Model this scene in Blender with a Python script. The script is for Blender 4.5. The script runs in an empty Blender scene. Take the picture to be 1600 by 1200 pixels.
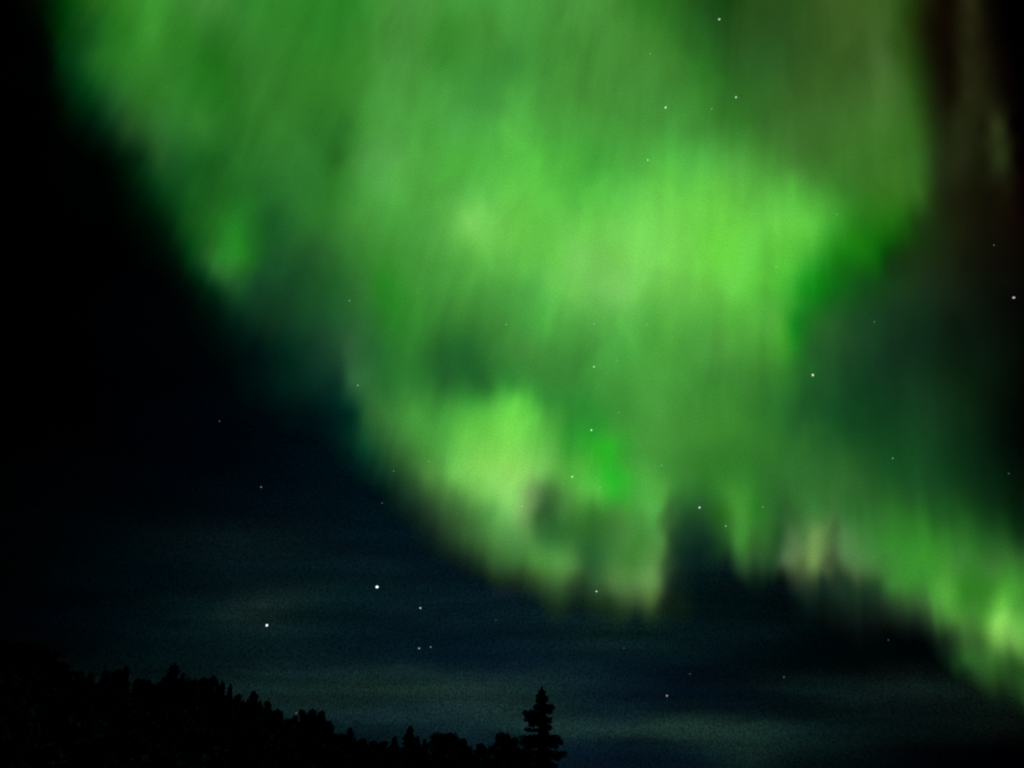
import bpy, bmesh, math, random
import numpy as np
from mathutils import Vector

SC = bpy.context.scene
COL = SC.collection

# ----------------------------------------------------------------- camera
PITCH = math.radians(28.0)
HFOV = math.radians(66.0)
EYE = Vector((0.0, 0.0, 1.6))
FOCAL = 800.0 / math.tan(HFOV / 2)            # focal length in photo pixels (1600 wide)
FWD = np.array([0.0, math.cos(PITCH), math.sin(PITCH)])
RGT = np.array([1.0, 0.0, 0.0])
UPV = np.array([0.0, -math.sin(PITCH), math.cos(PITCH)])

cam_data = bpy.data.cameras.new('camera')
cam_data.sensor_width = 36.0
cam_data.lens = 18.0 / math.tan(HFOV / 2)
cam_data.clip_start = 0.1
cam_data.clip_end = 120000.0
cam = bpy.data.objects.new('camera', cam_data)
cam.location = EYE
cam.rotation_euler = (math.pi / 2 + PITCH, 0, 0)
COL.objects.link(cam)
SC.camera = cam

# ----------------------------------------------------------------- world, exposure
w = bpy.data.worlds.new('World')
SC.world = w
w.use_nodes = True
nt = w.node_tree
skyn = nt.nodes.new('ShaderNodeTexSky')
skyn.sky_type = 'NISHITA'
skyn.sun_disc = False
skyn.sun_elevation = math.radians(-12)         # the sun is far below the horizon
skyn.sun_rotation = math.radians(20)
nt.links.new(skyn.outputs[0], nt.nodes['Background'].inputs[0])
nt.nodes['Background'].inputs[1].default_value = 0.05
SC.view_settings.view_transform = 'Standard'
SC.view_settings.look = 'None'
SC.view_settings.exposure = 0.0
SC.view_settings.gamma = 1.0
SC.render.engine = 'CYCLES'
SC.cycles.transparent_max_bounces = 48
SC.cycles.max_bounces = 4
SC.cycles.use_denoising = False
SC.cycles.filter_width = 2.0

rng = np.random.default_rng(7)
random.seed(7)


# ----------------------------------------------------------------- helpers
def tag(o, label=None, cat=None, group=None, kind=None):
    if label: o['label'] = label
    if cat: o['category'] = cat
    if group: o['group'] = group
    if kind: o['kind'] = kind
    return o


def dirs(px, py):
    """unit view directions of photo positions (arrays)"""
    d = (FWD[None] * FOCAL + RGT[None] * (np.asarray(px, float).ravel()[:, None] - 800.0)
         + UPV[None] * (600.0 - np.asarray(py, float).ravel()[:, None]))
    return d / np.linalg.norm(d, axis=1, keepdims=True)


def mesh_obj(name, verts, faces, mat, parent=None, smooth=False):
    me = bpy.data.meshes.new(name)
    me.from_pydata([tuple(v) for v in verts], [], [tuple(f) for f in faces])
    me.update()
    if smooth:
        me.polygons.foreach_set('use_smooth', [True] * len(me.polygons))
    if mat: me.materials.append(mat)
    o = bpy.data.objects.new(name, me)
    COL.objects.link(o)
    if parent is not None: o.parent = parent
    return o


def empty(name, loc):
    o = bpy.data.objects.new(name, None)
    o.location = loc
    o.empty_display_size = 0.5
    COL.objects.link(o)
    return o


def lin(c):
    c = np.clip(np.asarray(c, float) / 255.0, 0, 1)
    return np.where(c <= 0.04045, c / 12.92, ((c + 0.055) / 1.055) ** 2.4)


def sstep(a, b, x):
    t = np.clip((x - a) / (b - a), 0, 1)
    return t * t * (3 - 2 * t)


LATTICE = np.random.default_rng(21).uniform(-1, 1, (256, 256))


def vnoise(x, y, k=0):
    """smooth 2-D value noise, -1..1"""
    xi, yi = np.floor(x).astype(int), np.floor(y).astype(int)
    fx, fy = x - xi, y - yi
    fx, fy = fx * fx * (3 - 2 * fx), fy * fy * (3 - 2 * fy)
    g = lambda a, b: LATTICE[(a + 37 * k) % 256, (b + 91 * k) % 256]
    return ((g(xi, yi) * (1 - fx) + g(xi + 1, yi) * fx) * (1 - fy)
            + (g(xi, yi + 1) * (1 - fx) + g(xi + 1, yi + 1) * fx) * fy)


class Field:
    """smooth brightness field through scattered samples (multiquadric)"""
    def __init__(self, pts, c=24.0, ystretch=1.0):
        pts = np.array(pts, float)
        self.s = np.array([1.0, ystretch]) / 100.0
        self.p, self.c = pts[:, :2] * self.s, c / 100.0
        self.mean = pts[:, 2:].mean(0)
        A = self.phi(self.p)
        self.k = np.linalg.solve(A + np.eye(len(A)) * -0.0004, pts[:, 2:] - self.mean)

    def phi(self, q):
        d2 = ((q[:, None, :] - self.p[None]) ** 2).sum(2)
        return np.sqrt(d2 + self.c ** 2)

    def __call__(self, px, py, low=0):
        q = np.stack([np.clip(px, -10, 1610), np.clip(py, -10, 1210)], 1) * self.s
        out = np.empty((len(q), self.k.shape[1]))
        for i in range(0, len(q), 4000):
            out[i:i + 4000] = self.phi(q[i:i + 4000]) @ self.k
        return np.clip(out + self.mean, low, 255)


# ----------------------------------------------------------------- what glows in the sky
# brightness of the clear night sky and its thin low cloud bands, row by row: y: x r g b ...
SKY = """
0: 0 0 0 0, 400 0 2 3, 900 0 3 4, 1300 1 2 2, 1600 0 0 0
200: 0 0 0 0, 400 0 3 4, 900 1 5 6, 1300 1 3 3, 1600 2 0 0
400: 0 0 0 0, 200 0 0 1, 400 0 4 6, 900 1 6 8, 1300 1 4 4, 1600 3 2 2
600: 0 0 0 0, 100 0 0 1, 220 0 1 3, 300 0 2 5, 400 0 6 10, 900 2 8 11, 1300 1 6 6, 1600 1 2 2
700: 0 0 0 0, 100 1 1 2, 250 0 2 6, 400 0 6 12, 500 0 13 20, 900 3 14 18, 1300 2 10 11, 1600 1 4 4
800: 50 0 2 3, 200 0 5 8, 300 1 8 13, 400 2 11 18, 500 2 15 22, 600 1 19 26, 900 4 20 26, 1300 2 14 16, 1600 1 6 6
860: 0 0 2 3, 100 0 4 6, 250 2 12 16, 350 6 20 24, 430 6 21 25, 550 4 19 27, 650 3 21 30, 900 5 24 30, 1100 4 22 26, 1300 3 16 18
905: 50 0 3 4, 200 0 8 12, 300 1 13 18, 450 4 21 26, 600 6 25 31, 700 4 24 32, 800 5 26 34, 1100 4 21 24, 1200 5 19 21
950: 0 0 2 4, 100 0 4 8, 250 2 14 18, 340 8 26 28, 400 18 34 34, 450 16 33 33, 520 6 27 31, 650 6 25 32, 800 6 27 35, 900 8 32 35, 1000 7 28 31, 1110 3 21 23, 1200 2 15 18, 1300 3 9 10
1000: 100 1 5 8, 250 1 14 18, 400 8 27 31, 500 6 25 31, 700 4 22 32, 850 6 25 32, 950 9 30 32, 1050 6 25 28, 1200 2 13 17, 1300 0 6 8, 1400 0 5 6, 1500 0 6 6
1040: 0 1 3 4, 200 3 14 16, 300 5 19 22, 400 12 31 34, 500 12 32 36, 700 8 28 38, 850 8 26 38, 1000 4 20 28, 1150 2 13 19, 1250 2 12 14, 1350 2 8 8, 1450 1 6 6, 1600 4 10 8
1062: 1150 3 14 20, 1250 7 20 22, 1350 8 20 20, 1430 8 19 18, 1500 6 16 14
1080: 300 8 22 24, 450 18 39 38, 550 22 43 40, 650 26 49 45, 750 24 46 47, 850 18 40 42, 950 10 30 40, 1050 6 20 32, 1150 4 16 24, 1250 8 23 25, 1350 12 27 27, 1450 12 27 25, 1550 10 22 18
1110: 400 14 32 34, 550 16 36 40, 650 18 39 43, 750 22 43 45, 850 22 43 44, 950 14 35 42, 1050 8 25 30, 1150 4 17 24, 1250 3 14 18, 1350 6 17 18, 1450 6 15 15, 1550 7 16 13
1140: 500 8 26 32, 600 8 26 32, 750 15 37 41, 880 23 47 47, 980 24 47 45, 1080 28 51 45, 1150 25 48 43, 1250 12 32 32, 1350 6 19 20, 1450 4 12 12, 1550 4 9 8
1175: 700 10 28 36, 900 8 26 38, 1000 8 24 34, 1080 12 31 36, 1160 20 41 39, 1250 9 25 25, 1350 4 12 14, 1450 2 5 7, 1600 0 1 2
1205: 700 8 22 34, 900 8 22 34, 1050 6 20 32, 1150 9 26 29, 1250 5 17 19, 1350 2 8 10, 1450 1 3 6, 1600 0 0 2
"""
# brightness of the aurora and sky together
AUR = """
0: 0 0 0 0, 50 2 8 2, 75 1 24 4, 100 0 58 8, 150 38 105 30, 200 55 135 40, 250 62 150 52, 290 62 140 52, 330 72 145 60, 370 56 136 50, 440 52 136 44, 500 48 135 42, 560 46 136 42, 600 70 150 58, 660 78 155 68, 700 72 158 62, 760 74 162 66, 800 78 167 68, 870 74 152 62, 920 76 150 62, 960 72 146 56, 1000 54 130 40, 1060 45 108 34, 1100 33 84 28, 1130 26 73 22, 1170 42 82 28, 1210 46 82 32, 1250 48 88 32, 1300 62 95 38, 1350 64 98 38, 1395 58 95 34, 1420 40 72 20, 1440 30 42 10, 1460 22 22 6, 1485 18 12 4, 1503 34 32 15, 1518 40 38 18, 1535 20 18 8, 1560 5 4 2, 1600 0 0 0
50: 0 0 0 0, 50 0 3 1, 75 1 10 2, 100 0 50 8, 130 16 72 22, 160 30 105 32, 200 42 125 35, 240 62 150 50, 275 50 132 40, 330 47 124 42, 400 54 134 47, 500 48 135 42, 560 56 140 48, 610 72 146 60, 650 72 148 60, 690 62 143 50, 750 72 152 58, 800 76 162 66, 870 70 148 58, 950 72 146 58, 1000 68 140 52, 1060 52 122 42, 1105 38 94 34, 1150 40 82 30, 1200 46 88 36, 1260 54 92 36, 1320 60 95 37, 1390 62 98 40, 1412 50 84 26, 1430 36 55 14, 1452 22 22 7, 1485 18 12 4, 1503 32 31 15, 1516 39 38 18, 1537 22 20 8, 1565 5 3 2, 1600 1 0 0
100: 0 0 0 0, 55 0 1 0, 78 1 7 1, 100 0 40 12, 130 18 78 28, 170 38 112 35, 220 52 133 43, 270 50 130 43, 330 36 115 28, 370 48 122 42, 430 52 128 44, 500 52 132 42, 570 60 138 48, 610 74 150 64, 660 68 146 58, 700 62 144 52, 750 66 148 58, 810 66 150 62, 900 70 145 56, 1000 72 145 58, 1060 66 136 50, 1100 44 112 37, 1150 43 94 35, 1200 48 98 40, 1260 55 95 36, 1330 60 96 38, 1400 66 103 45, 1418 48 84 25, 1438 32 55 15, 1460 22 24 8, 1490 18 14 5, 1504 32 32 16, 1516 37 37 19, 1540 27 25 10, 1570 8 4 3, 1600 3 0 0
150: 60 0 1 0, 82 0 7 2, 98 0 21 6, 115 0 40 14, 140 2 55 18, 180 32 95 38, 230 50 125 42, 300 44 124 39, 340 37 116 32, 400 53 128 45, 480 52 128 42, 550 58 134 47, 600 74 156 66, 650 76 160 64, 700 76 165 68, 760 70 158 66, 820 78 168 68, 900 72 148 58, 1000 74 152 62, 1060 68 144 56, 1100 58 132 46, 1150 48 108 38, 1200 55 108 42, 1300 62 106 42, 1400 67 112 45, 1425 52 96 32, 1442 38 68 20, 1465 26 30 12, 1490 20 18 6, 1506 36 38 18, 1520 37 39 18, 1545 28 30 12, 1575 10 6 3, 1600 4 0 1
200: 75 0 1 0, 110 0 9 3, 130 0 17 7, 150 2 28 12, 175 10 46 22, 210 35 82 36, 250 46 112 46, 320 50 125 45, 400 48 122 42, 480 48 123 44, 540 46 120 43, 565 62 142 54, 590 76 158 64, 650 80 170 68, 720 82 175 75, 800 88 185 75, 860 82 176 68, 920 74 160 62, 1000 76 160 62, 1100 66 142 55, 1150 56 124 44, 1200 60 118 46, 1300 66 118 46, 1400 64 120 42, 1435 50 94 30, 1455 36 58 20, 1475 30 36 16, 1500 35 41 18, 1520 34 38 17, 1537 28 30 12, 1553 42 50 22, 1568 36 42 18, 1582 10 6 3, 1600 5 0 2
250: 120 0 1 0, 155 0 5 2, 180 0 13 5, 200 1 26 10, 218 8 47 19, 245 34 85 36, 270 30 92 38, 320 28 98 32, 360 36 108 38, 420 48 122 48, 500 45 120 45, 536 43 112 38, 552 62 138 54, 575 78 158 72, 610 90 172 80, 660 82 172 68, 720 82 182 66, 790 88 190 72, 850 90 198 72, 920 72 170 62, 1000 84 178 70, 1060 90 194 76, 1100 88 186 74, 1150 82 165 66, 1200 76 152 58, 1250 70 130 52, 1300 62 120 43, 1400 60 118 38, 1440 50 98 34, 1460 38 58 24, 1480 34 42 20, 1510 33 39 19, 1540 26 30 12, 1558 42 52 24, 1572 40 49 22, 1588 12 8 4, 1600 7 0 2
300: 140 0 1 0, 175 0 4 2, 195 0 11 4, 212 1 25 9, 240 4 52 19, 290 24 94 32, 330 32 100 33, 400 36 108 40, 470 46 120 48, 520 50 130 45, 550 64 148 56, 585 86 176 76, 620 86 178 74, 660 82 172 68, 720 92 186 78, 760 96 195 80, 810 104 208 80, 850 102 208 78, 905 88 196 72, 960 96 202 80, 1050 108 212 80, 1120 108 208 76, 1200 98 198 74, 1250 86 182 65, 1280 70 150 52, 1310 58 130 43, 1350 58 122 38, 1400 56 114 34, 1440 50 96 30, 1458 36 56 20, 1480 28 34 15, 1520 24 24 10, 1560 22 20 9, 1575 24 22 9, 1600 10 0 2
350: 165 0 1 0, 200 0 5 2, 225 0 13 4, 245 1 24 8, 262 4 40 14, 290 20 80 25, 325 32 104 32, 360 36 126 38, 390 33 112 38, 420 28 92 38, 450 34 98 42, 500 48 122 46, 560 70 150 60, 600 76 166 66, 660 78 166 66, 700 100 188 80, 735 126 212 96, 775 114 206 88, 820 110 210 80, 870 104 205 80, 920 112 212 84, 960 120 218 92, 1050 124 222 90, 1150 112 215 75, 1220 110 214 79, 1265 96 202 68, 1290 74 175 56, 1320 52 146 38, 1355 40 122 24, 1390 34 106 19, 1412 28 88 18, 1435 28 62 20, 1460 28 48 18, 1500 26 30 12, 1560 20 16 8, 1600 14 4 4
400: 195 0 1 0, 230 0 5 2, 255 0 13 5, 280 2 32 12, 305 6 64 20, 325 32 92 36, 350 42 132 44, 380 38 126 36, 400 28 98 38, 425 28 86 42, 460 32 88 42, 510 42 100 46, 550 54 130 52, 600 62 142 52, 660 72 156 62, 720 90 178 72, 770 106 200 82, 830 106 206 82, 870 112 208 84, 893 126 216 100, 960 126 216 95, 1040 126 222 92, 1120 112 222 72, 1175 108 218 79, 1210 94 200 64, 1250 78 184 56, 1285 48 158 42, 1325 26 124 20, 1360 22 114 16, 1385 10 80 12, 1405 22 60 19, 1430 28 52 20, 1470 28 42 20, 1520 20 24 12, 1560 16 14 8, 1600 12 8 4
430: 215 0 1 0, 255 0 6 3, 280 0 16 7, 302 2 36 14, 322 12 62 27, 345 40 102 44, 375 34 98 40, 405 24 76 40, 1200 96 205 66, 1240 72 185 56, 1270 36 155 38, 1300 22 126 24, 1335 20 96 22, 1370 19 82 21, 1392 22 62 22
450: 220 0 1 1, 265 0 6 3, 295 0 16 8, 330 4 46 22, 370 27 82 40, 410 20 66 38, 460 26 78 40, 520 34 95 42, 560 52 122 52, 600 42 136 38, 640 60 148 52, 700 74 160 64, 760 80 166 68, 815 84 178 74, 845 94 192 82, 880 114 205 90, 960 125 206 100, 1040 115 206 85, 1100 112 210 80, 1150 112 218 80, 1200 92 202 64, 1235 74 186 58, 1260 34 150 36, 1285 18 134 23, 1320 18 100 24, 1360 22 76 27, 1400 26 62 28, 1450 28 48 28, 1510 20 30 18, 1570 12 14 8, 1600 8 8 6
500: 240 0 1 2, 285 0 5 4, 325 0 13 9, 370 4 34 23, 420 18 56 34, 470 22 68 40, 520 34 90 48, 570 46 112 52, 610 44 130 42, 660 60 146 56, 720 62 138 55, 780 70 150 62, 840 80 176 72, 900 90 180 76, 960 95 185 80, 1020 90 186 74, 1100 88 180 70, 1160 92 188 68, 1200 92 192 72, 1222 78 176 58, 1240 34 144 36, 1262 30 118 34, 1290 38 100 39, 1320 36 88 40, 1370 26 65 35, 1430 20 48 28, 1500 14 28 16, 1570 8 14 8, 1600 5 8 5
530: 1150 84 170 64, 1200 84 178 62, 1222 66 162 48, 1240 32 136 34, 1262 34 108 38
550: 280 0 1 3, 320 0 5 6, 355 0 11 10, 400 0 21 19, 450 4 40 28, 500 20 58 40, 528 30 74 48, 545 45 92 57, 590 40 106 52, 650 52 132 50, 690 41 111 48, 730 38 107 48, 770 54 128 54, 820 72 148 64, 900 68 150 60, 960 76 168 70, 1040 80 166 64, 1120 78 156 64, 1180 74 158 58, 1212 68 156 50, 1240 40 128 40, 1280 36 92 42, 1330 30 75 40, 1400 20 52 32, 1470 14 38 22, 1540 10 24 14, 1600 4 8 5
600: 350 0 4 6, 400 0 18 18, 450 3 35 27, 500 10 46 36, 535 18 60 42, 552 42 96 58, 600 42 112 50, 650 48 126 52, 700 40 105 49, 755 44 116 49, 800 58 150 58, 840 62 148 60, 880 60 142 58, 930 68 155 62, 1000 78 166 66, 1060 72 158 62, 1120 64 144 56, 1180 58 130 50, 1240 42 112 46, 1300 28 80 40, 1360 18 62 32, 1430 20 55 32, 1500 14 38 18, 1560 6 18 8, 1600 2 6 3
625: 640 62 140 58, 690 52 130 52, 740 62 158 60, 780 90 196 72, 800 100 208 76, 825 82 188 68, 860 56 146 56, 900 50 142 54
650: 420 0 12 16, 480 0 19 22, 530 0 34 32, 555 5 52 38, 567 30 84 46, 585 50 106 52, 620 60 135 58, 650 76 162 66, 690 66 152 60, 740 92 192 72, 790 116 222 82, 830 100 206 76, 860 74 165 62, 890 52 146 52, 930 52 148 52, 970 66 152 58, 1020 76 158 64, 1080 68 145 56, 1140 62 138 50, 1200 46 120 48, 1250 34 94 42, 1310 22 78 36, 1370 18 66 32, 1450 24 62 33, 1520 12 36 18, 1570 4 14 8, 1600 2 6 4
680: 900 50 160 52, 930 46 162 50, 960 62 158 56
700: 500 0 15 21, 545 2 35 31, 570 14 66 42, 600 42 92 50, 640 66 130 60, 680 80 166 68, 730 112 206 84, 770 130 226 90, 800 136 228 94, 840 112 206 84, 870 90 182 72, 885 66 172 58, 920 52 176 48, 950 46 182 40, 975 56 172 50, 1010 74 160 62, 1080 62 140 54, 1140 58 132 48, 1200 52 122 46, 1260 46 110 46, 1330 34 90 40, 1400 22 75 34, 1470 18 62 30, 1540 8 30 16, 1600 2 8 5
720: 560 2 36 32, 600 32 78 44, 640 58 112 54, 690 92 175 76, 740 132 218 94, 790 148 232 102, 830 134 218 98, 865 104 188 82, 885 80 176 64, 910 72 180 58, 935 54 178 48, 950 46 182 44, 968 56 176 50, 990 66 166 60
742: 520 0 14 20, 560 1 24 26, 600 16 52 36, 640 44 86 46, 670 80 142 66, 710 110 196 88, 750 138 222 100, 790 156 233 112, 820 146 222 106, 850 120 196 94, 870 94 172 74, 900 86 192 68, 930 68 190 58, 950 50 188 50, 962 46 188 48, 980 62 182 56, 1010 80 176 68, 1040 70 152 60, 1075 58 130 50, 1110 50 122 44, 1150 52 130 45, 1200 46 112 44, 1260 48 112 48, 1330 44 98 44, 1400 28 85 37, 1480 20 66 30, 1550 8 34 17, 1600 3 14 8
770: 560 0 16 22, 600 2 26 28, 640 30 62 42, 670 62 106 56, 710 84 146 70, 750 126 206 96, 790 150 228 116, 815 136 206 106, 835 120 168 96, 850 84 130 74, 872 72 126 62, 900 90 178 72, 930 86 192 70, 960 54 186 50, 990 72 176 65, 1015 82 178 72, 1035 80 162 66, 1060 58 128 55, 1090 46 110 47, 1120 50 122 45, 1150 68 148 54, 1180 48 120 44, 1210 45 106 45, 1250 54 116 52, 1300 52 112 50, 1350 42 96 42, 1420 34 90 40, 1500 22 66 28, 1560 8 36 16, 1600 4 20 10
800: 600 0 20 25, 640 14 36 32, 680 46 80 48, 720 70 122 62, 760 92 164 80, 800 122 192 102, 826 124 172 98, 840 88 132 76, 850 58 104 56, 875 60 116 58, 900 70 138 60, 930 60 130 52, 960 74 148 62, 1000 82 165 72, 1022 86 173 76, 1037 64 122 56, 1052 50 104 50, 1067 40 90 47, 1082 34 80 44, 1100 36 85 43, 1125 44 110 36, 1150 72 150 58, 1175 46 124 42, 1200 47 108 46, 1220 43 98 45, 1245 52 105 50, 1280 62 124 58, 1330 50 112 50, 1400 46 118 42, 1470 36 98 38, 1540 20 60 26, 1600 6 30 14
840: 640 2 20 28, 680 22 42 36, 720 50 88 50, 760 72 130 64, 800 86 150 78, 827 92 154 80, 848 62 122 60, 880 52 115 54, 910 50 110 50, 940 52 112 52, 970 73 141 64, 1000 72 142 62, 1025 80 146 71, 1037 66 116 60, 1048 44 84 49, 1062 31 70 45, 1080 20 54 40, 1110 22 56 39, 1130 40 92 43, 1155 66 138 58, 1175 54 118 48, 1200 47 100 46, 1218 42 90 45, 1233 68 108 64, 1245 84 122 74, 1262 80 124 70, 1282 112 150 84, 1303 72 112 62, 1325 82 132 75, 1350 70 132 64, 1400 56 138 48, 1460 56 140 46, 1520 42 108 40, 1570 28 75 30, 1600 20 52 24
880: 680 4 24 30, 720 17 36 34, 760 44 78 47, 800 62 112 57, 840 80 146 68, 870 86 152 74, 895 76 132 68, 912 52 105 56, 935 52 108 58, 960 74 136 66, 990 76 140 62, 1020 92 146 76, 1033 78 124 67, 1045 48 80 49, 1057 30 58 41, 1072 16 42 36, 1110 10 35 32, 1140 19 45 34, 1165 42 80 45, 1190 42 82 44, 1215 36 70 43, 1230 72 104 68, 1240 86 114 76, 1258 84 108 64, 1285 112 146 82, 1303 74 96 60, 1330 82 122 75, 1370 66 128 60, 1420 62 148 52, 1460 64 150 50, 1500 66 138 56, 1550 62 126 52, 1600 54 110 46
897: 1230 40 58 42, 1260 68 88 56, 1285 82 108 64, 1305 66 84 54, 1335 66 92 58, 1370 60 108 54
910: 720 2 22 30, 760 13 31 32, 800 29 49 38, 840 50 82 46, 880 66 108 58, 905 44 76 48, 930 52 92 54, 960 84 128 70, 1000 98 145 80, 1026 92 136 74, 1039 56 82 52, 1055 24 44 35, 1100 4 22 24, 1160 6 22 24, 1220 8 22 24, 1250 42 58 41, 1290 42 64 43, 1330 40 66 44, 1370 42 84 44, 1400 62 132 54, 1450 66 152 54, 1472 82 164 62, 1500 58 140 42, 1540 58 136 44, 1570 72 158 54, 1600 62 140 50
940: 760 4 26 32, 830 13 34 34, 900 23 46 36, 950 38 66 43, 1000 64 96 55, 1030 64 92 52, 1041 32 50 36, 1060 14 35 30, 1120 2 20 22, 1200 3 17 19, 1260 17 37 32, 1320 28 50 38, 1380 32 58 38, 1410 46 82 44, 1445 64 115 54, 1472 84 164 63, 1500 62 138 46, 1535 66 144 48, 1560 104 190 70, 1580 94 182 67, 1600 74 152 56
968: 900 10 34 35, 1000 15 39 34, 1035 19 42 34, 1060 9 30 29, 1100 3 22 24, 1200 2 14 17, 1280 6 18 17, 1350 14 27 22, 1400 22 36 26, 1440 32 54 34, 1460 50 90 45, 1485 74 136 55, 1510 70 130 54, 1535 82 154 57, 1560 140 220 95, 1580 128 208 90, 1600 102 182 74
1000: 1300 0 6 8, 1400 2 8 9, 1450 9 20 16, 1475 25 46 28, 1500 52 92 44, 1530 60 107 46, 1560 114 176 78, 1585 108 170 76, 1600 92 152 65
1030: 1400 0 4 5, 1465 2 12 11, 1485 14 42 22, 1515 46 98 42, 1545 56 108 46, 1580 52 98 42, 1600 46 88 36
1060: 1450 2 10 9, 1490 4 16 12, 1520 24 52 28, 1550 40 78 34, 1600 40 80 32
1090: 1480 7 17 15, 1530 10 22 16, 1570 18 38 22, 1600 26 56 26
1120: 1540 7 15 12, 1600 6 14 10
"""


def table(txt):
    out = []
    for line in txt.strip().splitlines():
        y, rest = line.split(':')
        for it in rest.split(','):
            v = [float(t) for t in it.split()]
            out.append((v[0], float(y), v[1], v[2], v[3]))
    return out


sky_pts = table(SKY)
sky_field = Field(sky_pts, 50.0, 3.0)
aur_pts = table(AUR)
have = np.array([p[:2] for p in aur_pts])
for p in sky_pts:                               # the plain sky also bounds the aurora
    if p[1] >= 600 and np.min(np.hypot(have[:, 0] - p[0], have[:, 1] - p[1])) > 38:
        if p[1] >= 900 or p[0] < 560:
            aur_pts.append(p)
aur_pts = np.array(aur_pts, float)
aur_pts[:, 2:] -= sky_field(aur_pts[:, 0], aur_pts[:, 1])     # what the aurora adds to the sky
added_field = Field(aur_pts, 9.0, 0.75)


def aur_field(px, py):
    return np.clip(sky_field(px, py) + added_field(px, py, -60), 0, 255)


# ----------------------------------------------------------------- sky dome
DOME = 45000.0


def attr_color(me, name, rgb):
    a = me.attributes.new(name, 'FLOAT_COLOR', 'POINT')
    buf = np.ones((len(rgb), 4), np.float32)
    buf[:, :3] = rgb
    a.data.foreach_set('color', buf.ravel())


def attr_float(me, name, v):
    a = me.attributes.new(name, 'FLOAT', 'POINT')
    a.data.foreach_set('value', np.asarray(v, np.float32))


def mk_nodes(name):
    m = bpy.data.materials.new(name)
    m.use_nodes = True
    m.node_tree.nodes.clear()
    return m, m.node_tree.nodes, m.node_tree.links


def math_node(N, L, op, a, b):
    n = N.new('ShaderNodeMath')
    n.operation = op
    for i, v in enumerate((a, b)):
        if isinstance(v, (int, float)): n.inputs[i].default_value = v
        else: L.new(v, n.inputs[i])
    return n.outputs[0]


def sky_material():
    m, N, L = mk_nodes('night_sky_glow')
    at = N.new('ShaderNodeAttribute'); at.attribute_name = 'airglow'
    geo = N.new('ShaderNodeTexCoord')
    mp = N.new('ShaderNodeMapping'); mp.inputs['Scale'].default_value = (1 / 5200, 1 / 5200, 1 / 620)
    L.new(geo.outputs['Object'], mp.inputs['Vector'])
    n1 = N.new('ShaderNodeTexNoise'); n1.inputs['Scale'].default_value = 0.55
    n1.inputs['Detail'].default_value = 5; n1.inputs['Distortion'].default_value = 0.2
    L.new(mp.outputs[0], n1.inputs['Vector'])
    n2 = N.new('ShaderNodeTexNoise'); n2.inputs['Scale'].default_value = 1 / 95.0
    n2.inputs['Detail'].default_value = 2
    L.new(geo.outputs['Object'], n2.inputs['Vector'])
    f = math_node(N, L, 'MULTIPLY_ADD', n1.outputs[0], 0.8)
    f.node.inputs[2].default_value = 0.6
    g = math_node(N, L, 'MULTIPLY_ADD', n2.outputs[0], 2.4)
    g.node.inputs[2].default_value = -0.2
    fg = math_node(N, L, 'MULTIPLY', f, g)
    em = N.new('ShaderNodeEmission')
    L.new(at.outputs['Color'], em.inputs['Color'])
    L.new(fg, em.inputs['Strength'])
    out = N.new('ShaderNodeOutputMaterial')
    L.new(em.outputs[0], out.inputs['Surface'])
    m.cycles.emission_sampling = 'NONE'
    return m


def build_sky():
    az = np.radians(np.concatenate([np.arange(-180, -48, 2.0), np.arange(-48, 48, 0.35), np.arange(48, 180, 2.0)]))
    el = np.radians(np.concatenate([np.arange(-6, 26, 0.25), np.arange(26, 89.6, 0.75)]))
    na, ne = len(az), len(el)
    A, E = np.meshgrid(az, el)
    d = np.stack([np.sin(A) * np.cos(E), np.cos(A) * np.cos(E), np.sin(E)], 2).reshape(-1, 3)
    z = d @ FWD
    zz = np.maximum(z, 0.12)
    px = 800 + FOCAL * (d @ RGT) / zz
    py = 600 - FOCAL * (d @ UPV) / zz
    cx, cy = np.clip(px, 0, 1600), np.clip(py, 0, 1200)
    ex = np.hypot(px - cx, py - cy)
    fade = np.exp(-(ex / 700.0) ** 2) * (z > 0.05)
    wy = cy + 13 * vnoise(cx / 190, cy / 42, 1) + 6 * vnoise(cx / 70, cy / 17, 2) + 2.5 * vnoise(cx / 26, cy / 8, 3)
    wx = cx + 30 * vnoise(cx / 120, cy / 30, 4)
    thin = 1 + (0.20 * vnoise(cx / 240, cy / 21, 5) + 0.16 * vnoise(cx / 90, cy / 9, 6)) * sstep(760, 960, cy)
    rgb = lin(sky_field(wx, wy) * np.array([0.90, 0.93, 0.90])) * thin[:, None] * fade[:, None] + lin((0, 2, 4))[None] * (1 - fade[:, None])
    faces = []
    for j in range(ne - 1):
        for i in range(na):
            k = (i + 1) % na
            faces.append((j * na + i, (j + 1) * na + i, (j + 1) * na + k, j * na + k))
    top = len(d)
    verts = np.vstack([d * DOME, [[0, 0, DOME]]])
    for i in range(na):
        faces.append(((ne - 1) * na + i, top, (ne - 1) * na + (i + 1) % na))
    o = mesh_obj('sky', verts, faces, sky_material(), smooth=True)
    o.location = EYE
    attr_color(o.data, 'airglow', np.vstack([rgb, [[0, 0.0003, 0.0006]]]))
    tag(o, 'dark blue night sky with faint low cloud bands above the treeline', 'sky', kind='structure')


build_sky()


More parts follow.
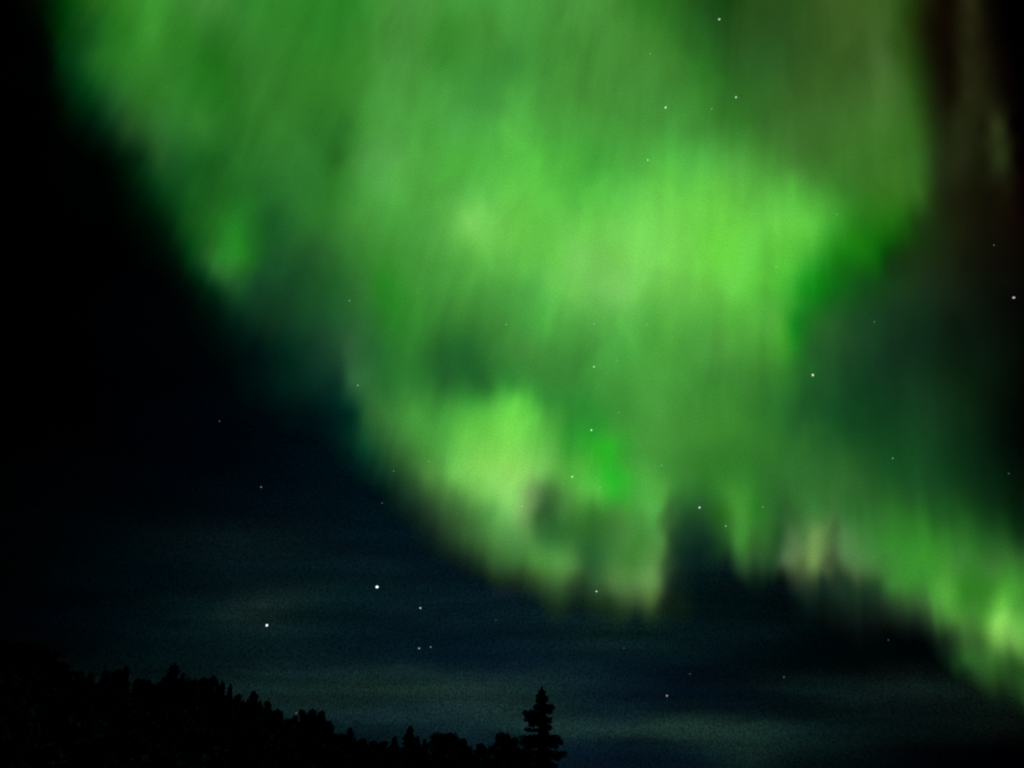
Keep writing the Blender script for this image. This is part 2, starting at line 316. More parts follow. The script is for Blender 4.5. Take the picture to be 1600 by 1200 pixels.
# ----------------------------------------------------------------- aurora curtains
def aurora_material():
    """optically thin air that only adds its own light; rays follow the field lines"""
    m, N, L = mk_nodes('aurora_light')
    at = N.new('ShaderNodeAttribute'); at.attribute_name = 'emission_lines'
    ra = N.new('ShaderNodeAttribute'); ra.attribute_name = 'field_line'
    al = N.new('ShaderNodeAttribute'); al.attribute_name = 'along_line'
    cv = N.new('ShaderNodeCombineXYZ')
    L.new(ra.outputs['Fac'], cv.inputs[0]); L.new(al.outputs['Fac'], cv.inputs[1])
    def noise(sx, sy, det, dist=0.0):
        mp = N.new('ShaderNodeMapping'); mp.inputs['Scale'].default_value = (sx, sy, 1)
        L.new(cv.outputs[0], mp.inputs['Vector'])
        n = N.new('ShaderNodeTexNoise'); n.inputs['Scale'].default_value = 1
        n.inputs['Detail'].default_value = det; n.inputs['Distortion'].default_value = dist
        L.new(mp.outputs[0], n.inputs['Vector'])
        return n.outputs[0]
    rays = noise(1 / 58.0, 1 / 330.0, 2, 0.3)
    thin = noise(1 / 19.0, 1 / 170.0, 3, 0.8)
    patch = noise(1 / 60.0, 1 / 95.0, 5, 0.5)
    fine = noise(1 / 2.6, 1 / 2.6, 1)
    a = math_node(N, L, 'MULTIPLY_ADD', rays, 0.34); a.node.inputs[2].default_value = 0.83
    where = noise(1 / 210.0, 1 / 260.0, 2)              # rays stand out only in places
    amp = math_node(N, L, 'MULTIPLY_ADD', where, 2.2); amp.node.inputs[2].default_value = -0.85
    amp.node.use_clamp = True
    t = math_node(N, L, 'MULTIPLY', math_node(N, L, 'SUBTRACT', thin, 0.5), math_node(N, L, 'MULTIPLY', amp, 0.30))
    t = math_node(N, L, 'ADD', t, 1.0)
    b = math_node(N, L, 'MULTIPLY_ADD', patch, 0.46); b.node.inputs[2].default_value = 0.77
    c = math_node(N, L, 'MULTIPLY_ADD', fine, 0.40); c.node.inputs[2].default_value = 0.80
    a = math_node(N, L, 'MULTIPLY', a, t)
    s = math_node(N, L, 'MULTIPLY', math_node(N, L, 'MULTIPLY', a, b), c)
    s = math_node(N, L, 'MULTIPLY', s, 0.5)           # the near and the far face share the light
    em = N.new('ShaderNodeEmission')
    L.new(at.outputs['Color'], em.inputs['Color']); L.new(s, em.inputs['Strength'])
    tr = N.new('ShaderNodeBsdfTransparent')
    ad = N.new('ShaderNodeAddShader')
    L.new(em.outputs[0], ad.inputs[0]); L.new(tr.outputs[0], ad.inputs[1])
    out = N.new('ShaderNodeOutputMaterial')
    L.new(ad.outputs[0], out.inputs['Surface'])
    m.cycles.emission_sampling = 'NONE'
    return m


CURTAINS = [
    ('wide pale green aurora patch fading to black, one small knot hanging from its lower edge',
     [(150, 0), (220, 200), (300, 270), (360, 390), (430, 470), (420, 120), (330, 0)], 24500, 0.6),
    ('largest and brightest green aurora curtain, sweeping down from the top with a glowing wide band',
     [(640, -50), (640, 300), (640, 480), (900, 560), (1050, 380), (1200, 420), (1320, 390), (1330, 60), (1000, 0), (1100, 580)], 20500, 1.1),
    ('folded aurora curtain with a lime yellow knot above a slanting lower edge',
     [(590, 660), (700, 720), (790, 720), (940, 730), (1010, 840), (1010, 930), (880, 880), (740, 830)], 22500, 2.0),
    ('low rayed aurora curtain slanting down to a bright knot over the dark cloud',
     [(1130, 800), (1280, 850), (1400, 760), (1420, 900), (1500, 960), (1570, 970), (1570, 1060), (1360, 640)], 26500, 2.9),
    ('faint brownish olive aurora rays fading into black sky',
     [(1518, -50), (1518, 260), (1560, 200), (1570, 330), (1530, 480)], 29500, 4.0),
]


def seg_dist(px, py, poly):
    best = np.full(px.shape, 1e9)
    for (x0, y0), (x1, y1) in zip(poly[:-1], poly[1:]):
        dx, dy = x1 - x0, y1 - y0
        t = np.clip(((px - x0) * dx + (py - y0) * dy) / (dx * dx + dy * dy), 0, 1)
        best = np.minimum(best, np.hypot(px - x0 - t * dx, py - y0 - t * dy))
    return best


def build_aurora():
    step = 4.0
    xs = np.arange(-240, 1841, step)
    ys = np.arange(-320, 1161, step)
    X, Y = np.meshgrid(xs, ys)
    px, py = X.ravel(), Y.ravel()
    cx, cy = np.clip(px, 0, 1600), np.clip(py, 0, 1200)
    ex = np.hypot(px - cx, (py - cy))
    fade = 1 - sstep(20, 230, ex)
    # field lines meet far overhead; neighbouring rays reach down to different heights
    vx, vy = 1200.0, -1750.0
    ray = np.arctan2(px - vx, py - vy) * 2250.0
    along = np.hypot(px - vx, py - vy)
    ux, uy = (px - vx) / along, (py - vy) / along
    sh = (20 * vnoise(ray / 46, along / 260, 7) + 17 * vnoise(ray / 19, along / 200, 8)
          + 11 * vnoise(ray / 9, along / 150, 9))
    sh *= 0.24 + 0.30 * sstep(480, 640, py) * sstep(1030, 1120, px)
    side = 9 * vnoise(px / 60, py / 80, 10) + 5 * vnoise(px / 24, py / 34, 11)
    side *= 1 - 0.85 * sstep(1390, 1450, px) * (1 - sstep(330, 420, py))
    lx = np.clip(cx + sh * ux + side * uy, 0, 1600)
    ly = np.clip(cy + sh * uy - side * ux, 0, 1200)
    tot = lin(aur_field(lx, ly)) * np.array([0.87, 0.905, 0.84]) * (0.3 + 0.7 * np.exp(-(ex / 200.0) ** 2))[:, None]
    glow = np.clip(tot - lin(sky_field(lx, ly)), 0, None) * fade[:, None]
    dd = np.stack([seg_dist(px, py, c[1]) for c in CURTAINS], 1)
    W = np.exp(-(dd - dd.min(1, keepdims=True)) / 38.0)
    W /= W.sum(1, keepdims=True)
    W = sstep(0.10, 0.9, W)
    W /= W.sum(1, keepdims=True)
    D = dirs(px, py)
    mat = aurora_material()
    nx, ny = len(xs), len(ys)
    for i, (label, poly, dist, ph) in enumerate(CURTAINS):
        g = glow * W[:, i:i + 1]
        lum = g @ np.array([0.3, 0.6, 0.1])
        g = g * sstep(0.00012, 0.0006, lum)[:, None]
        keep = (lum > 0.00012).reshape(ny, nx)
        quad = keep[:-1, :-1] | keep[1:, :-1] | keep[:-1, 1:] | keep[1:, 1:]
        # the curtain waves to and fro along its length
        d1 = dist + 900 * np.sin(ray / 170.0 + ph) + 420 * np.sin(ray / 61.0 + 2 * ph) + 0.35 * (py - 600)
        used = np.full(nx * ny, -1, int)
        jj, ii = np.nonzero(quad)
        a = jj * nx + ii
        corners = np.stack([a, a + 1, a + nx + 1, a + nx], 1)
        ids = np.unique(corners)
        used[ids] = np.arange(len(ids))
        n = len(ids)
        front = D[ids] * d1[ids, None]
        back = D[ids] * (d1[ids, None] + 350.0)
        fc = used[corners]
        faces = [tuple(f) for f in fc] + [tuple(f[::-1] + n) for f in fc]
        # close the rim
        edges = {}
        for f in fc:
            for k in range(4):
                e = (f[k], f[(k + 1) % 4])
                if (e[1], e[0]) in edges: edges.pop((e[1], e[0]))
                else: edges[e] = 1
        dark = np.ones(n)
        for (p, q) in edges:
            faces.append((q, p, p + n, q + n))
            dark[p] = dark[q] = 0
        o = mesh_obj('aurora_curtain', np.vstack([front, back]), faces, mat, smooth=True)
        o.location = EYE
        rgb = g[ids] * dark[:, None]
        attr_color(o.data, 'emission_lines', np.vstack([rgb, rgb]))
        attr_float(o.data, 'field_line', np.tile(ray[ids] + 900 * i, 2))
        attr_float(o.data, 'along_line', np.tile(along[ids], 2))
        tag(o, label, 'aurora', 'aurora curtains')


build_aurora()

# ----------------------------------------------------------------- stars
STAR_R = 15000.0
STARS = [  # x, y, radius px, brightness, tint, label
    (589, 917, 2.3, 1.00, (0.95, 0.98, 1), 'brightest white star, low over the dark treeline'),
    (417, 977, 2.0, 0.75, (0.95, 1, 1), 'bright white star over the wooded hill, left of the brightest star'),
    (657, 950, 2.3, 0.42, (0.8, 0.95, 1), 'small bluish star just right of and below the brightest star'),
    (655, 1013, 2.2, 0.26, (0.85, 1, 0.95), 'brighter star of the close pair above the treeline'),
    (673, 1011, 2.0, 0.16, (0.85, 0.95, 1), 'dimmer star of the close pair above the treeline'),
    (408, 761, 2.2, 0.13, (1, 0.85, 0.9), 'dim pinkish star alone in the black sky left of the aurora'),
    (1124, 30, 2.6, 0.42, (1, 0.85, 0.8), 'reddish white star near the top edge beside the dark green gap'),
    (1150, 152, 2.3, 0.42, (0.85, 1, 0.85), 'white star in the dim olive green veil, right one of two level stars'),
    (1040, 168, 2.5, 0.50, (0.85, 1, 0.95), 'white star in the green veil, left one of two level stars'),
    (1012, 250, 1.9, 0.48, (0.6, 1, 0.55), 'greenish star just above the bright wide aurora band'),
    (928, 573, 2.1, 0.50, (0.8, 1, 0.8), 'white star below the bright wide aurora band'),
    (924, 672, 2.4, 0.62, (0.8, 1, 0.85), 'white star at the top of the emerald aurora patch'),
    (894, 745, 2.2, 0.62, (0.7, 1, 0.6), 'pale green star between the lime knot and the emerald patch'),
    (1093, 793, 2.5, 0.58, (0.8, 1, 0.95), 'white star at the top of the dark notch between two aurora curtains'),
    (1270, 586, 2.9, 0.62, (0.8, 1, 0.85), 'bright white star in the dark green sky right of the brightest aurora'),
    (1584, 465, 2.6, 0.40, (1, 0.97, 0.95), 'bright white star in black sky by the right edge'),
    (932, 924, 2.2, 0.50, (0.95, 1, 0.85), 'white star just under the slanting lower edge of the folded aurora'),
    (1042, 1087, 2.5, 0.24, (1, 0.9, 1), 'dim pinkish star low in the sky right of the lone spruce'),
    (1395, 716, 2.0, 0.20, (0.3, 1, 0.85), 'dim teal star in the dark green sky above the low curtain'),
    (1134, 822, 1.8, 0.32, (0.8, 1, 0.85), 'small star beside the dark notch, under the star at its top'),
    (559, 602, 2.1, 0.26, (0.75, 1, 0.85), 'dim star on the left edge of the green aurora'),
    (463, 1114, 2.0, 0.07, (0.85, 1, 0.9), 'dim star touching the tops of the dark hill trees'),
]
FAINT = [  # faint pinpricks
    ('faint pinprick star shining through the green aurora', [(1112, 170), (1016, 84), (928, 506), (964, 563), (938, 762), (1034, 727), (1192, 792), (670, 721), (791, 507), (1213, 417), (615, 736), (816, 791), (1010, 507), (546, 470), (967, 645), (1308, 335)], 0.15, (0.72, 1, 0.7)),
    ('faint pinprick star in the dark sky below the aurora', [(775, 969), (975, 1013), (1078, 1053), (1225, 1058), (1388, 1000), (597, 786), (343, 658)], 0.06, (0.85, 1, 1)),
    ('faint pinprick star in the dark sky near the right edge', [(1553, 383), (1576, 740), (1366, 503)], 0.075, (0.9, 1, 0.9)),
]


def star_mesh():
    bm = bmesh.new()
    bmesh.ops.create_icosphere(bm, subdivisions=2, radius=1.0)
    for v in bm.verts:
        v.co *= 1 + 0.10 * math.sin(5 * v.co.x + 3 * v.co.z)
    me = bpy.data.meshes.new('star')
    bm.to_mesh(me); bm.free()
    return me


def star_material(rgb, power):
    m, N, L = mk_nodes('starlight')
    lw = N.new('ShaderNodeLayerWeight'); lw.inputs[0].default_value = 0.35
    inv = math_node(N, L, 'SUBTRACT', 1.0, lw.outputs['Facing'])
    p = math_node(N, L, 'MULTIPLY', math_node(N, L, 'POWER', inv, 2.6), power)
    em = N.new('ShaderNodeEmission'); em.inputs[0].default_value = (*rgb, 1)
    L.new(p, em.inputs[1])
    tr = N.new('ShaderNodeBsdfTransparent')
    ad = N.new('ShaderNodeAddShader')
    L.new(em.outputs[0], ad.inputs[0]); L.new(tr.outputs[0], ad.inputs[1])
    out = N.new('ShaderNodeOutputMaterial')
    L.new(ad.outputs[0], out.inputs[0])
    m.cycles.emission_sampling = 'NONE'
    return m


STAR_ME = star_mesh()


def star(x, y, r, power, tint, label, mat=None):
    me = STAR_ME.copy()
    me.materials.append(mat or star_material(tint, power))
    o = bpy.data.objects.new('star', me)
    d = dirs([x], [y])[0]
    o.location = EYE + Vector(d * STAR_R)
    s = r * STAR_R / FOCAL
    o.scale = (s * 1.12, s, s * 0.95)
    o.rotation_euler = (random.random(), random.random(), random.random() * 6)
    COL.objects.link(o)
    tag(o, label, 'star', 'stars')
    return o


for s_ in STARS:
    star(s_[0], s_[1], s_[2] * (0.68 if s_[3] < 0.7 else 1.0), s_[3] * (0.78 if s_[3] < 0.7 else 0.95), s_[4], s_[5])
for label, pts, power, tint in FAINT:
    fm = star_material(tint, power)
    for (x, y) in pts:
        star(x, y, random.uniform(0.9, 1.3), power, tint, label, fm)


# ----------------------------------------------------------------- ground and hill
def px_az(x, y=1120.0):
    d = dirs([x], [y])[0]
    return math.atan2(d[0], d[1])


AZ_K = [px_az(v) for v in (-900, -300, 0, 150, 300, 450, 600, 700, 812, 850, 900, 1000, 1150)]
DIST_K = [150, 150, 160, 185, 215, 240, 265, 285, 300, 300, 300, 300, 300]
HILL_K = [17.5, 18.0, 17.5, 16.5, 16.0, 14.0, 11.5, 10.8, 9.3, 7.5, 5.0, 2.0, 0.0]


def ridge_dist(az): return np.interp(az, AZ_K, DIST_K)


def ground_z(r, az):
    hgt = np.interp(az, AZ_K, HILL_K)
    az0 = np.asarray(az)
    hgt = hgt * sstep(-2.6, -1.5, az0)
    D = ridge_dist(az)
    t = np.clip((np.asarray(r) - 28) / (D - 28), 0, 1)
    z = hgt * (t * t * (3 - 2 * t) * 0.6 + 0.4 * t)
    z = z + 0.25 * np.sin(r * 0.21 + 3 * az0) * sstep(15, 60, r) * (1 - sstep(800, 2000, r))
    return z * (1 - sstep(1500, 6000, r))


def bark_mat():
    m = bpy.data.materials.new('dark_bark'); m.use_nodes = True
    N, L = m.node_tree.nodes, m.node_tree.links
    b = N['Principled BSDF']
    n = N.new('ShaderNodeTexNoise'); n.inputs['Scale'].default_value = 6
    r = N.new('ShaderNodeValToRGB')
    r.color_ramp.elements[0].color = (0.03, 0.024, 0.018, 1)
    r.color_ramp.elements[1].color = (0.09, 0.075, 0.06, 1)
    L.new(n.outputs[0], r.inputs[0]); L.new(r.outputs[0], b.inputs['Base Color'])
    b.inputs['Roughness'].default_value = 0.95
    b.inputs['Specular IOR Level'].default_value = 0.1
    return m


def leaf_mat(name, c0, c1):
    m = bpy.data.materials.new(name); m.use_nodes = True
    N, L = m.node_tree.nodes, m.node_tree.links
    b = N['Principled BSDF']
    tc = N.new('ShaderNodeTexCoord')
    n = N.new('ShaderNodeTexNoise'); n.inputs['Scale'].default_value = 3.0
    L.new(tc.outputs['Object'], n.inputs['Vector'])
    r = N.new('ShaderNodeValToRGB')
    r.color_ramp.elements[0].color = (*c0, 1); r.color_ramp.elements[1].color = (*c1, 1)
    L.new(n.outputs[0], r.inputs[0]); L.new(r.outputs[0], b.inputs['Base Color'])
    b.inputs['Roughness'].default_value = 0.9
    b.inputs['Specular IOR Level'].default_value = 0.1
    return m


BARK = bark_mat()
LEAF = leaf_mat('birch_leaves', (0.025, 0.04, 0.015), (0.05, 0.075, 0.03))
NEEDLE = leaf_mat('spruce_needles', (0.015, 0.028, 0.014), (0.035, 0.055, 0.028))
SOIL = leaf_mat('heath_soil', (0.012, 0.014, 0.009), (0.03, 0.03, 0.02))


def build_ground():
    rs = np.concatenate([[0.0], np.linspace(4, 400, 80), np.geomspace(430, 40000, 30)])
    azs = np.linspace(-math.pi, math.pi, 288, endpoint=False)
    n = len(azs)
    R, A = np.meshgrid(rs[1:], azs, indexing='ij')
    Z = ground_z(R.ravel(), A.ravel())
    V = np.stack([R.ravel() * np.sin(A.ravel()), R.ravel() * np.cos(A.ravel()), Z], 1)
    V = np.vstack([[[0, 0, 0]], V])
    F = []
    for i in range(n):
        F.append((0, 1 + (i + 1) % n, 1 + i))
    for j in range(len(rs) - 2):
        for i in range(n):
            k = (i + 1) % n
            F.append((1 + j * n + i, 1 + j * n + k, 1 + (j + 1) * n + k, 1 + (j + 1) * n + i))
    o = mesh_obj('ground', V, F, SOIL, smooth=True)
    tag(o, 'black heath rising to a wooded hill under the sky', 'ground', kind='structure')


build_ground()


# ----------------------------------------------------------------- foliage helpers
def leaf_quads(centers, size, flat=0.0):
    """one small bent leaf clump (a diamond of two triangles) at each centre"""
    n = len(centers)
    a = rng.normal(size=(n, 3)); a[:, 2] *= (1 - flat)
    a /= np.linalg.norm(a, axis=1, keepdims=True)
    b = np.cross(a, rng.normal(size=(n, 3))); b /= np.linalg.norm(b, axis=1, keepdims=True)
    s = (np.asarray(size) * rng.uniform(0.6, 1.3, n))[:, None]
    nrm = np.cross(a, b)
    v = np.stack([centers - a * s, centers - b * s * 0.6 + nrm * s * 0.15,
                  centers + a * s, centers + b * s * 0.6 + nrm * s * 0.15], 1).reshape(-1, 3)
    k = np.arange(n) * 4
    f = np.stack([k, k + 1, k + 2, k + 3], 1)
    return v, f


def tube(pts, radii, seg=7):
    V, F = [], []
    for p, r in zip(pts, radii):
        for k in range(seg):
            t = 2 * math.pi * k / seg
            V.append((p[0] + r * math.cos(t), p[1] + r * math.sin(t), p[2]))
    for j in range(len(pts) - 1):
        for k in range(seg):
            q = (k + 1) % seg
            F.append((j * seg + k, j * seg + q, (j + 1) * seg + q, (j + 1) * seg + k))
    F.append(tuple((len(pts) - 1) * seg + k for k in range(seg)))
    return V, F


def join(parts):
    V, F, o = [], [], 0
    for v, f in parts:
        V.extend([tuple(p) for p in v])
        F.extend([tuple(int(i) + o for i in q) for q in f])
        o += len(v)
    return V, F


def limb(p0, p1, r0, r1, seg=5):
    p0, p1 = Vector(p0), Vector(p1)
    ax = (p1 - p0).normalized()
    u = ax.orthogonal().normalized(); v = ax.cross(u)
    V = []
    for p, r in ((p0, r0), (p1, r1)):
        for k in range(seg):
            t = 2 * math.pi * k / seg
            V.append(tuple(p + u * r * math.cos(t) + v * r * math.sin(t)))
    F = [(k, (k + 1) % seg, seg + (k + 1) % seg, seg + k) for k in range(seg)]
    return V, F


# unit trees: height 1, crown about 1 wide (scaled when placed)
def round_tree(n_lumps, squat):
    root = empty('birch_tree', (0, 0, 0))
    parts = [tube([(0, 0, -0.06), (0.01, 0, 0.25), (0.02, 0.01, 0.6), (0.01, 0, 0.85)], [0.035, 0.028, 0.016, 0.005])]
    cen, siz = [], []
    for i in range(n_lumps):
        t = rng.uniform(0.28, 0.9)
        rad = 0.34 * math.sqrt(max(0.05, 1 - ((t - 0.5) / 0.52) ** 2)) * squat
        a = rng.uniform(0, 2 * math.pi); q = math.sqrt(rng.uniform(0, 1))
        c = np.array([rad * q * math.cos(a), rad * q * math.sin(a), t])
        lr = rng.uniform(0.07, 0.15)
        if t + lr > 0.98: c[2] = 0.98 - lr
        parts.append(limb((0.01, 0, c[2] * 0.7), c, 0.012, 0.004, 4))
        m = int(2600 * lr * lr / 0.012 / 10)
        d = rng.normal(size=(m, 3)); d /= np.linalg.norm(d, axis=1, keepdims=True)
        cen.append(c + d * (lr * rng.uniform(0.2, 1.08, m) ** 0.6)[:, None])
        siz.append(np.full(m, 0.024))
    # leafy skirt so that the crown reaches down into its neighbours
    m = 900
    th = rng.uniform(0, 2 * math.pi, m)
    zz = rng.uniform(0.05, 0.72, m); rr = np.sqrt(rng.uniform(0, 1, m)) * 0.42 * (1 - 0.5 * (zz / 0.72) ** 2)
    cen.append(np.stack([rr * np.cos(th), rr * np.sin(th), zz], 1)); siz.append(np.full(m, 0.034))
    v, f = leaf_quads(np.vstack(cen), np.concatenate(siz))
    tv, tf = join(parts)
    mesh_obj('trunk', tv, tf, BARK, root)
    mesh_obj('crown', v, f, LEAF, root)
    return root


def conifer_tree(lumpy):
    root = empty('spruce_tree', (0, 0, 0))
    tv, tf = tube([(0, 0, -0.05), (0, 0, 0.5), (0, 0, 0.985)], [0.03, 0.018, 0.003])
    cen, siz = [], []
    z = 0.06
    while z < 0.95:
        reach = 0.5 * (1 - z) ** 0.85 * (1 + lumpy * rng.uniform(-0.5, 0.4))
        nb = 9
        for k in range(nb):
            a = 2 * math.pi * k / nb + rng.uniform(-0.3, 0.3)
            L_ = reach * rng.uniform(0.65, 1.1)
            m = max(8, int(80 * L_ / 0.4))
            t = rng.uniform(0.05, 1, m)
            p = np.stack([t * L_ * math.cos(a), t * L_ * math.sin(a), z - 0.10 * L_ * t + 0.02 * np.sin(t * 3)], 1)
            p += rng.normal(size=p.shape) * (0.03 * (1.2 - t))[:, None]
            cen.append(p); siz.append(np.full(m, 0.03))
        z += rng.uniform(0.05, 0.08)
    m = 40
    cen.append(np.stack([rng.normal(size=m) * 0.012, rng.normal(size=m) * 0.012, rng.uniform(0.9, 1.0, m)], 1))
    siz.append(np.full(m, 0.014))
    v, f = leaf_quads(np.vstack(cen), np.concatenate(siz), 0.3)
    mesh_obj('trunk', tv, tf, BARK, root)
    mesh_obj('crown', v, f, NEEDLE, root)
    return root


PROTO = {'r': [round_tree(13, 1.0), round_tree(15, 1.15), round_tree(12, 0.95), round_tree(16, 1.2), round_tree(14, 1.05)],
         'c': [conifer_tree(0.5), conifer_tree(0.8), conifer_tree(0.3)]}
used_once = set()


def place_tree(kind, pick, loc, sx, sz, rot, label, group):
    src = PROTO[kind][pick]
    if src.name not in used_once:
        used_once.add(src.name)
        root = src
    else:
        root = src.copy(); COL.objects.link(root)
        for ch in src.children:
            c = ch.copy(); c.parent = root; COL.objects.link(c)
    root.location = loc
    root.scale = (sx, sx, sz)
    root.rotation_euler = (0, 0, rot)
    tag(root, label, 'tree', group)
    return root


COMMON = 'leafy tree with a rounded black crown in the hilltop row against the sky'
TREES = [  # x, y of the top, width px, kind, label
    (-30, 992, 100, 'r', None), (12, 997, 90, 'r', 'leafy tree at the highest end of the hilltop row'), (46, 997, 76, 'r', None), (74, 1013, 44, 'r', None),
    (98, 1031, 42, 'r', None), (119, 1046, 36, 'r', None), (143, 1050, 26, 'c', 'small dark spruce tip poking up among rounded crowns in the hill row'), (160, 1050, 34, 'r', None),
    (181, 1045, 40, 'r', None), (199, 1040, 26, 'c', 'small dark spruce tip poking up among rounded crowns in the hill row'), (219, 1058, 28, 'r', None), (238, 1060, 34, 'r', None),
    (254, 1057, 30, 'r', None), (273, 1036, 40, 'c', 'pointed spruce rising above the leafy trees halfway up the hill row'),
    (287, 1051, 22, 'c', 'small pointed spruce leaning close behind the tall spruce of the hill row'), (302, 1058, 28, 'r', None), (323, 1051, 40, 'r', None),
    (338, 1060, 30, 'r', None), (349, 1063, 22, 'c', 'small dark spruce tip poking up among rounded crowns in the hill row'), (361, 1068, 18, 'c', 'thin spruce tip at the end of the high leafy clump'),
    (373, 1082, 24, 'r', None), (385, 1088, 26, 'r', None), (397, 1079, 36, 'c', 'pointed spruce standing where the hill row steps down'),
    (409, 1093, 28, 'r', None), (421, 1107, 28, 'r', None), (436, 1107, 26, 'r', None), (451, 1119, 34, 'r', None),
    (468, 1110, 28, 'r', None), (481, 1106, 34, 'r', None), (500, 1108, 28, 'r', None), (513, 1125, 28, 'r', None),
    (527, 1143, 28, 'r', None), (548, 1136, 24, 'c', 'small dark spruce tip poking up among rounded crowns in the hill row'), (563, 1153, 28, 'r', None), (581, 1156, 34, 'r', None),
    (600, 1157, 30, 'r', None), (617, 1150, 22, 'c', 'short pointed spruce in the low middle of the hill row'), (641, 1133, 26, 'c', 'slim knobbly spruce standing above the low part of the hill row'),
    (653, 1149, 16, 'c', 'small dark spruce tip poking up among rounded crowns in the hill row'), (664, 1153, 16, 'c', 'very thin spruce beside the broad flat topped tree'),
    (696, 1143, 64, 'r', 'broad flat topped tree in the low part of the hill row'), (717, 1148, 30, 'r', None), (736, 1159, 34, 'r', None),
    (756, 1161, 34, 'r', None), (784, 1142, 42, 'r', 'round topped tree just left of the lone near spruce'), (801, 1149, 34, 'r', None), (817, 1165, 30, 'r', None),
]


def build_row():
    for i, (x, y, wpx, kind, label) in enumerate(TREES):
        d = dirs([x], [y])[0]
        az = math.atan2(d[0], d[1])
        D = float(ridge_dist(az)) + random.uniform(-7, 5)
        top = EYE.z + D * d[2] / math.hypot(d[0], d[1])
        gz = float(ground_z(D, az))
        h = top - gz
        wm = wpx * D / FOCAL * 1.25
        wm = max(wm * (1.5 if kind == 'c' else 1.0), h * (0.42 if kind == 'c' else 0.34))
        place_tree(kind, i % len(PROTO[kind]), (D * math.sin(az), D * math.cos(az), gz), wm, h,
                   random.uniform(0, 6.28), label or COMMON, 'trees along the hilltop')


build_row()


def build_undergrowth():
    n = 9000
    az = rng.uniform(px_az(-260), px_az(835), n)
    D = ridge_dist(az)
    r = 34 + (D - 34) * rng.uniform(0.0, 1.0, n) ** 0.75
    z0 = ground_z(r, az)
    t = r / D
    cen, siz = [], []
    base = np.stack([r * np.sin(az), r * np.cos(az), z0], 1)
    hgt = rng.uniform(1.2, 4.6, n) * np.clip(0.15 + 1.1 * t, 0.2, 1)
    hgt *= np.interp(az, [px_az(560), px_az(640), px_az(835)], [1, 0.75, 0.7])
    for k in range(9):
        off = rng.normal(size=(n, 3)) * np.array([1.0, 1.0, 0.0])
        q = base + off
        q[:, 2] += hgt * rng.uniform(0, 1, n)
        cen.append(q); siz.append(np.full(n, 0.55))
    v, f = leaf_quads(np.vstack(cen), np.concatenate(siz))
    o = mesh_obj('undergrowth', v, f, LEAF)
    tag(o, 'black mass of bushes and young trees covering the hillside', 'undergrowth', kind='stuff')


build_undergrowth()


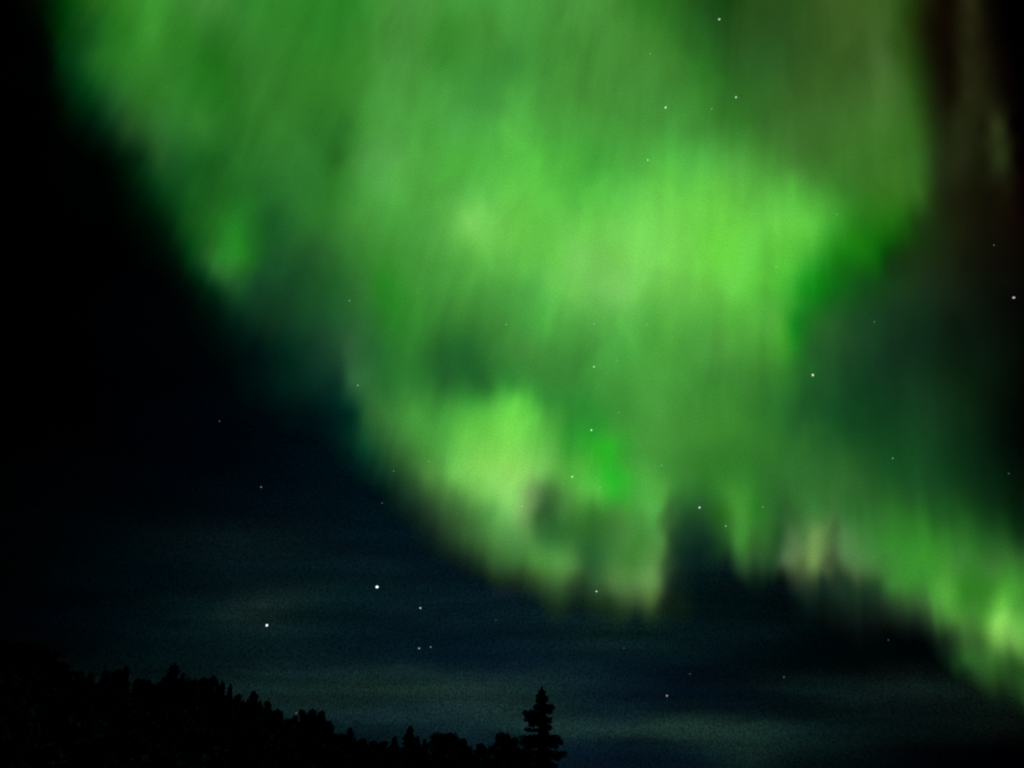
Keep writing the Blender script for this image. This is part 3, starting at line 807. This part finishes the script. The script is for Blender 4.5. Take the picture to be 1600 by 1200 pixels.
# ----------------------------------------------------------------- the lone near spruce
def build_lone_spruce():
    D = 60.0
    def at(x, y):
        d = dirs([x], [y])[0]
        k = D / d[1]
        return d[0] * k, EYE.z + d[2] * k
    cx, _ = at(847.5, 1140)
    root = empty('spruce_tree', (cx, D, 0.0))
    tag(root, 'lone dark spruce with ragged clumped boughs, nearest tree, right of the hill row', 'tree')
    _, ztop = at(847.5, 1073)
    # boughs seen at the sides: root y, tip x, tip y, half thickness (px)
    side = [(1085, 839, 1088, 3.2), (1092, 838, 1096, 3.0), (1102, 835, 1106, 4.2), (1086, 853, 1088, 3.0), (1090, 857, 1093, 3.4),
            (1103, 866, 1105, 4.6), (1108, 863, 1111, 4.6),
            (1120, 817, 1114, 4.8), (1123, 820, 1122, 5.6), (1126, 826, 1131, 4.8), (1116, 828, 1113, 4.0),
            (1122, 862, 1126, 4.2), (1133, 861, 1138, 4.4), (1140, 818, 1140, 2.6), (1141, 856, 1145, 3.6),
            (1150, 813, 1155, 6.2), (1156, 812, 1161, 6.2), (1158, 822, 1166, 5.5), (1150, 874, 1154, 5.4), (1154, 879, 1158, 6.0), (1158, 872, 1165, 5.2),
            (1172, 820, 1179, 5.0), (1172, 884, 1179, 4.6), (1178, 876, 1184, 4.4), (1182, 818, 1191, 6.5), (1190, 868, 1198, 5.5), (1196, 815, 1206, 6),
            (1200, 876, 1212, 6), (1212, 812, 1222, 7), (1214, 882, 1225, 7), (1226, 808, 1236, 7), (1228, 888, 1238, 7)]
    cen, siz, parts = [], [], []
    pxm = D / (FOCAL * math.cos(0)) * 1.08
    def bough(p0, p1, th, n):
        t = rng.uniform(0, 1, n) ** 0.8
        sag = -0.05 * np.sin(t * math.pi) * np.linalg.norm(np.array(p1) - np.array(p0))
        q = np.array(p0)[None] * (1 - t[:, None]) + np.array(p1)[None] * t[:, None]
        q[:, 2] += sag
        prof = th * np.sqrt(np.clip(1.0 - (np.abs(t - 0.62) / 0.64) ** 2.6, 0.08, 1))
        off = rng.normal(size=(n, 3)); off /= np.linalg.norm(off, axis=1, keepdims=True)
        off *= (rng.uniform(0, 1, n) ** 0.4)[:, None]
        q += off * prof[:, None]
        cen.append(q); siz.append(np.full(n, 0.085))
    for (ry, tx, ty, th) in side:
        x0, z0 = at(847.5, ry); x1, z1 = at(tx, ty)
        s = -1 if tx < 847.5 else 1
        dx = (abs(x1 - x0) - 0.10)
        dep = rng.uniform(-0.35, 0.35)
        p1 = (s * dx, dep, z1)
        bough((s * 0.03, 0, z0), p1, th * pxm, int(200 + 45 * th))
        parts.append(limb((0, 0, z0), (s * dx * 0.85, dep * 0.85, z1), 0.028, 0.008, 4))
    # boughs towards and away from the viewer, and the dense core
    z = 0.5
    while z < ztop - 0.35:
        f = (ztop - z) / ztop
        for k in range(6):
            a = math.pi / 2 + (math.pi if k % 2 else 0) + rng.uniform(-0.75, 0.75)
            L_ = (0.25 + 1.45 * f) * rng.uniform(0.6, 1.0)
            vis = min(abs(math.cos(a)) * L_, 0.16 + 0.40 * f) * (1 if math.cos(a) > 0 else -1)
            bough((0, 0, z), (vis, math.sin(a) * L_, z - 0.22 * L_), 0.17, 60)
        z += 0.30
    m = 2200
    zz = rng.uniform(0.3, ztop, m); ff = (ztop - zz) / ztop
    rad = 0.05 + 0.22 * np.minimum(ff * 3.0, 1.0) + 0.16 * ff
    th = rng.uniform(0, 6.283, m); q = np.sqrt(rng.uniform(0, 1, m))
    cen.append(np.stack([rad * q * np.cos(th), rad * q * np.sin(th), zz], 1)); siz.append(np.full(m, 0.08))
    v, f = leaf_quads(np.vstack(cen), np.concatenate(siz), 0.2)
    parts.append(tube([(0, 0, -0.2), (0, 0, 4.0), (0, 0, ztop - 0.1)], [0.17, 0.10, 0.012], 9))
    tv, tf = join(parts)
    mesh_obj('trunk', tv, tf, BARK, root)
    mesh_obj('crown', v, f, NEEDLE, root)


build_lone_spruce()
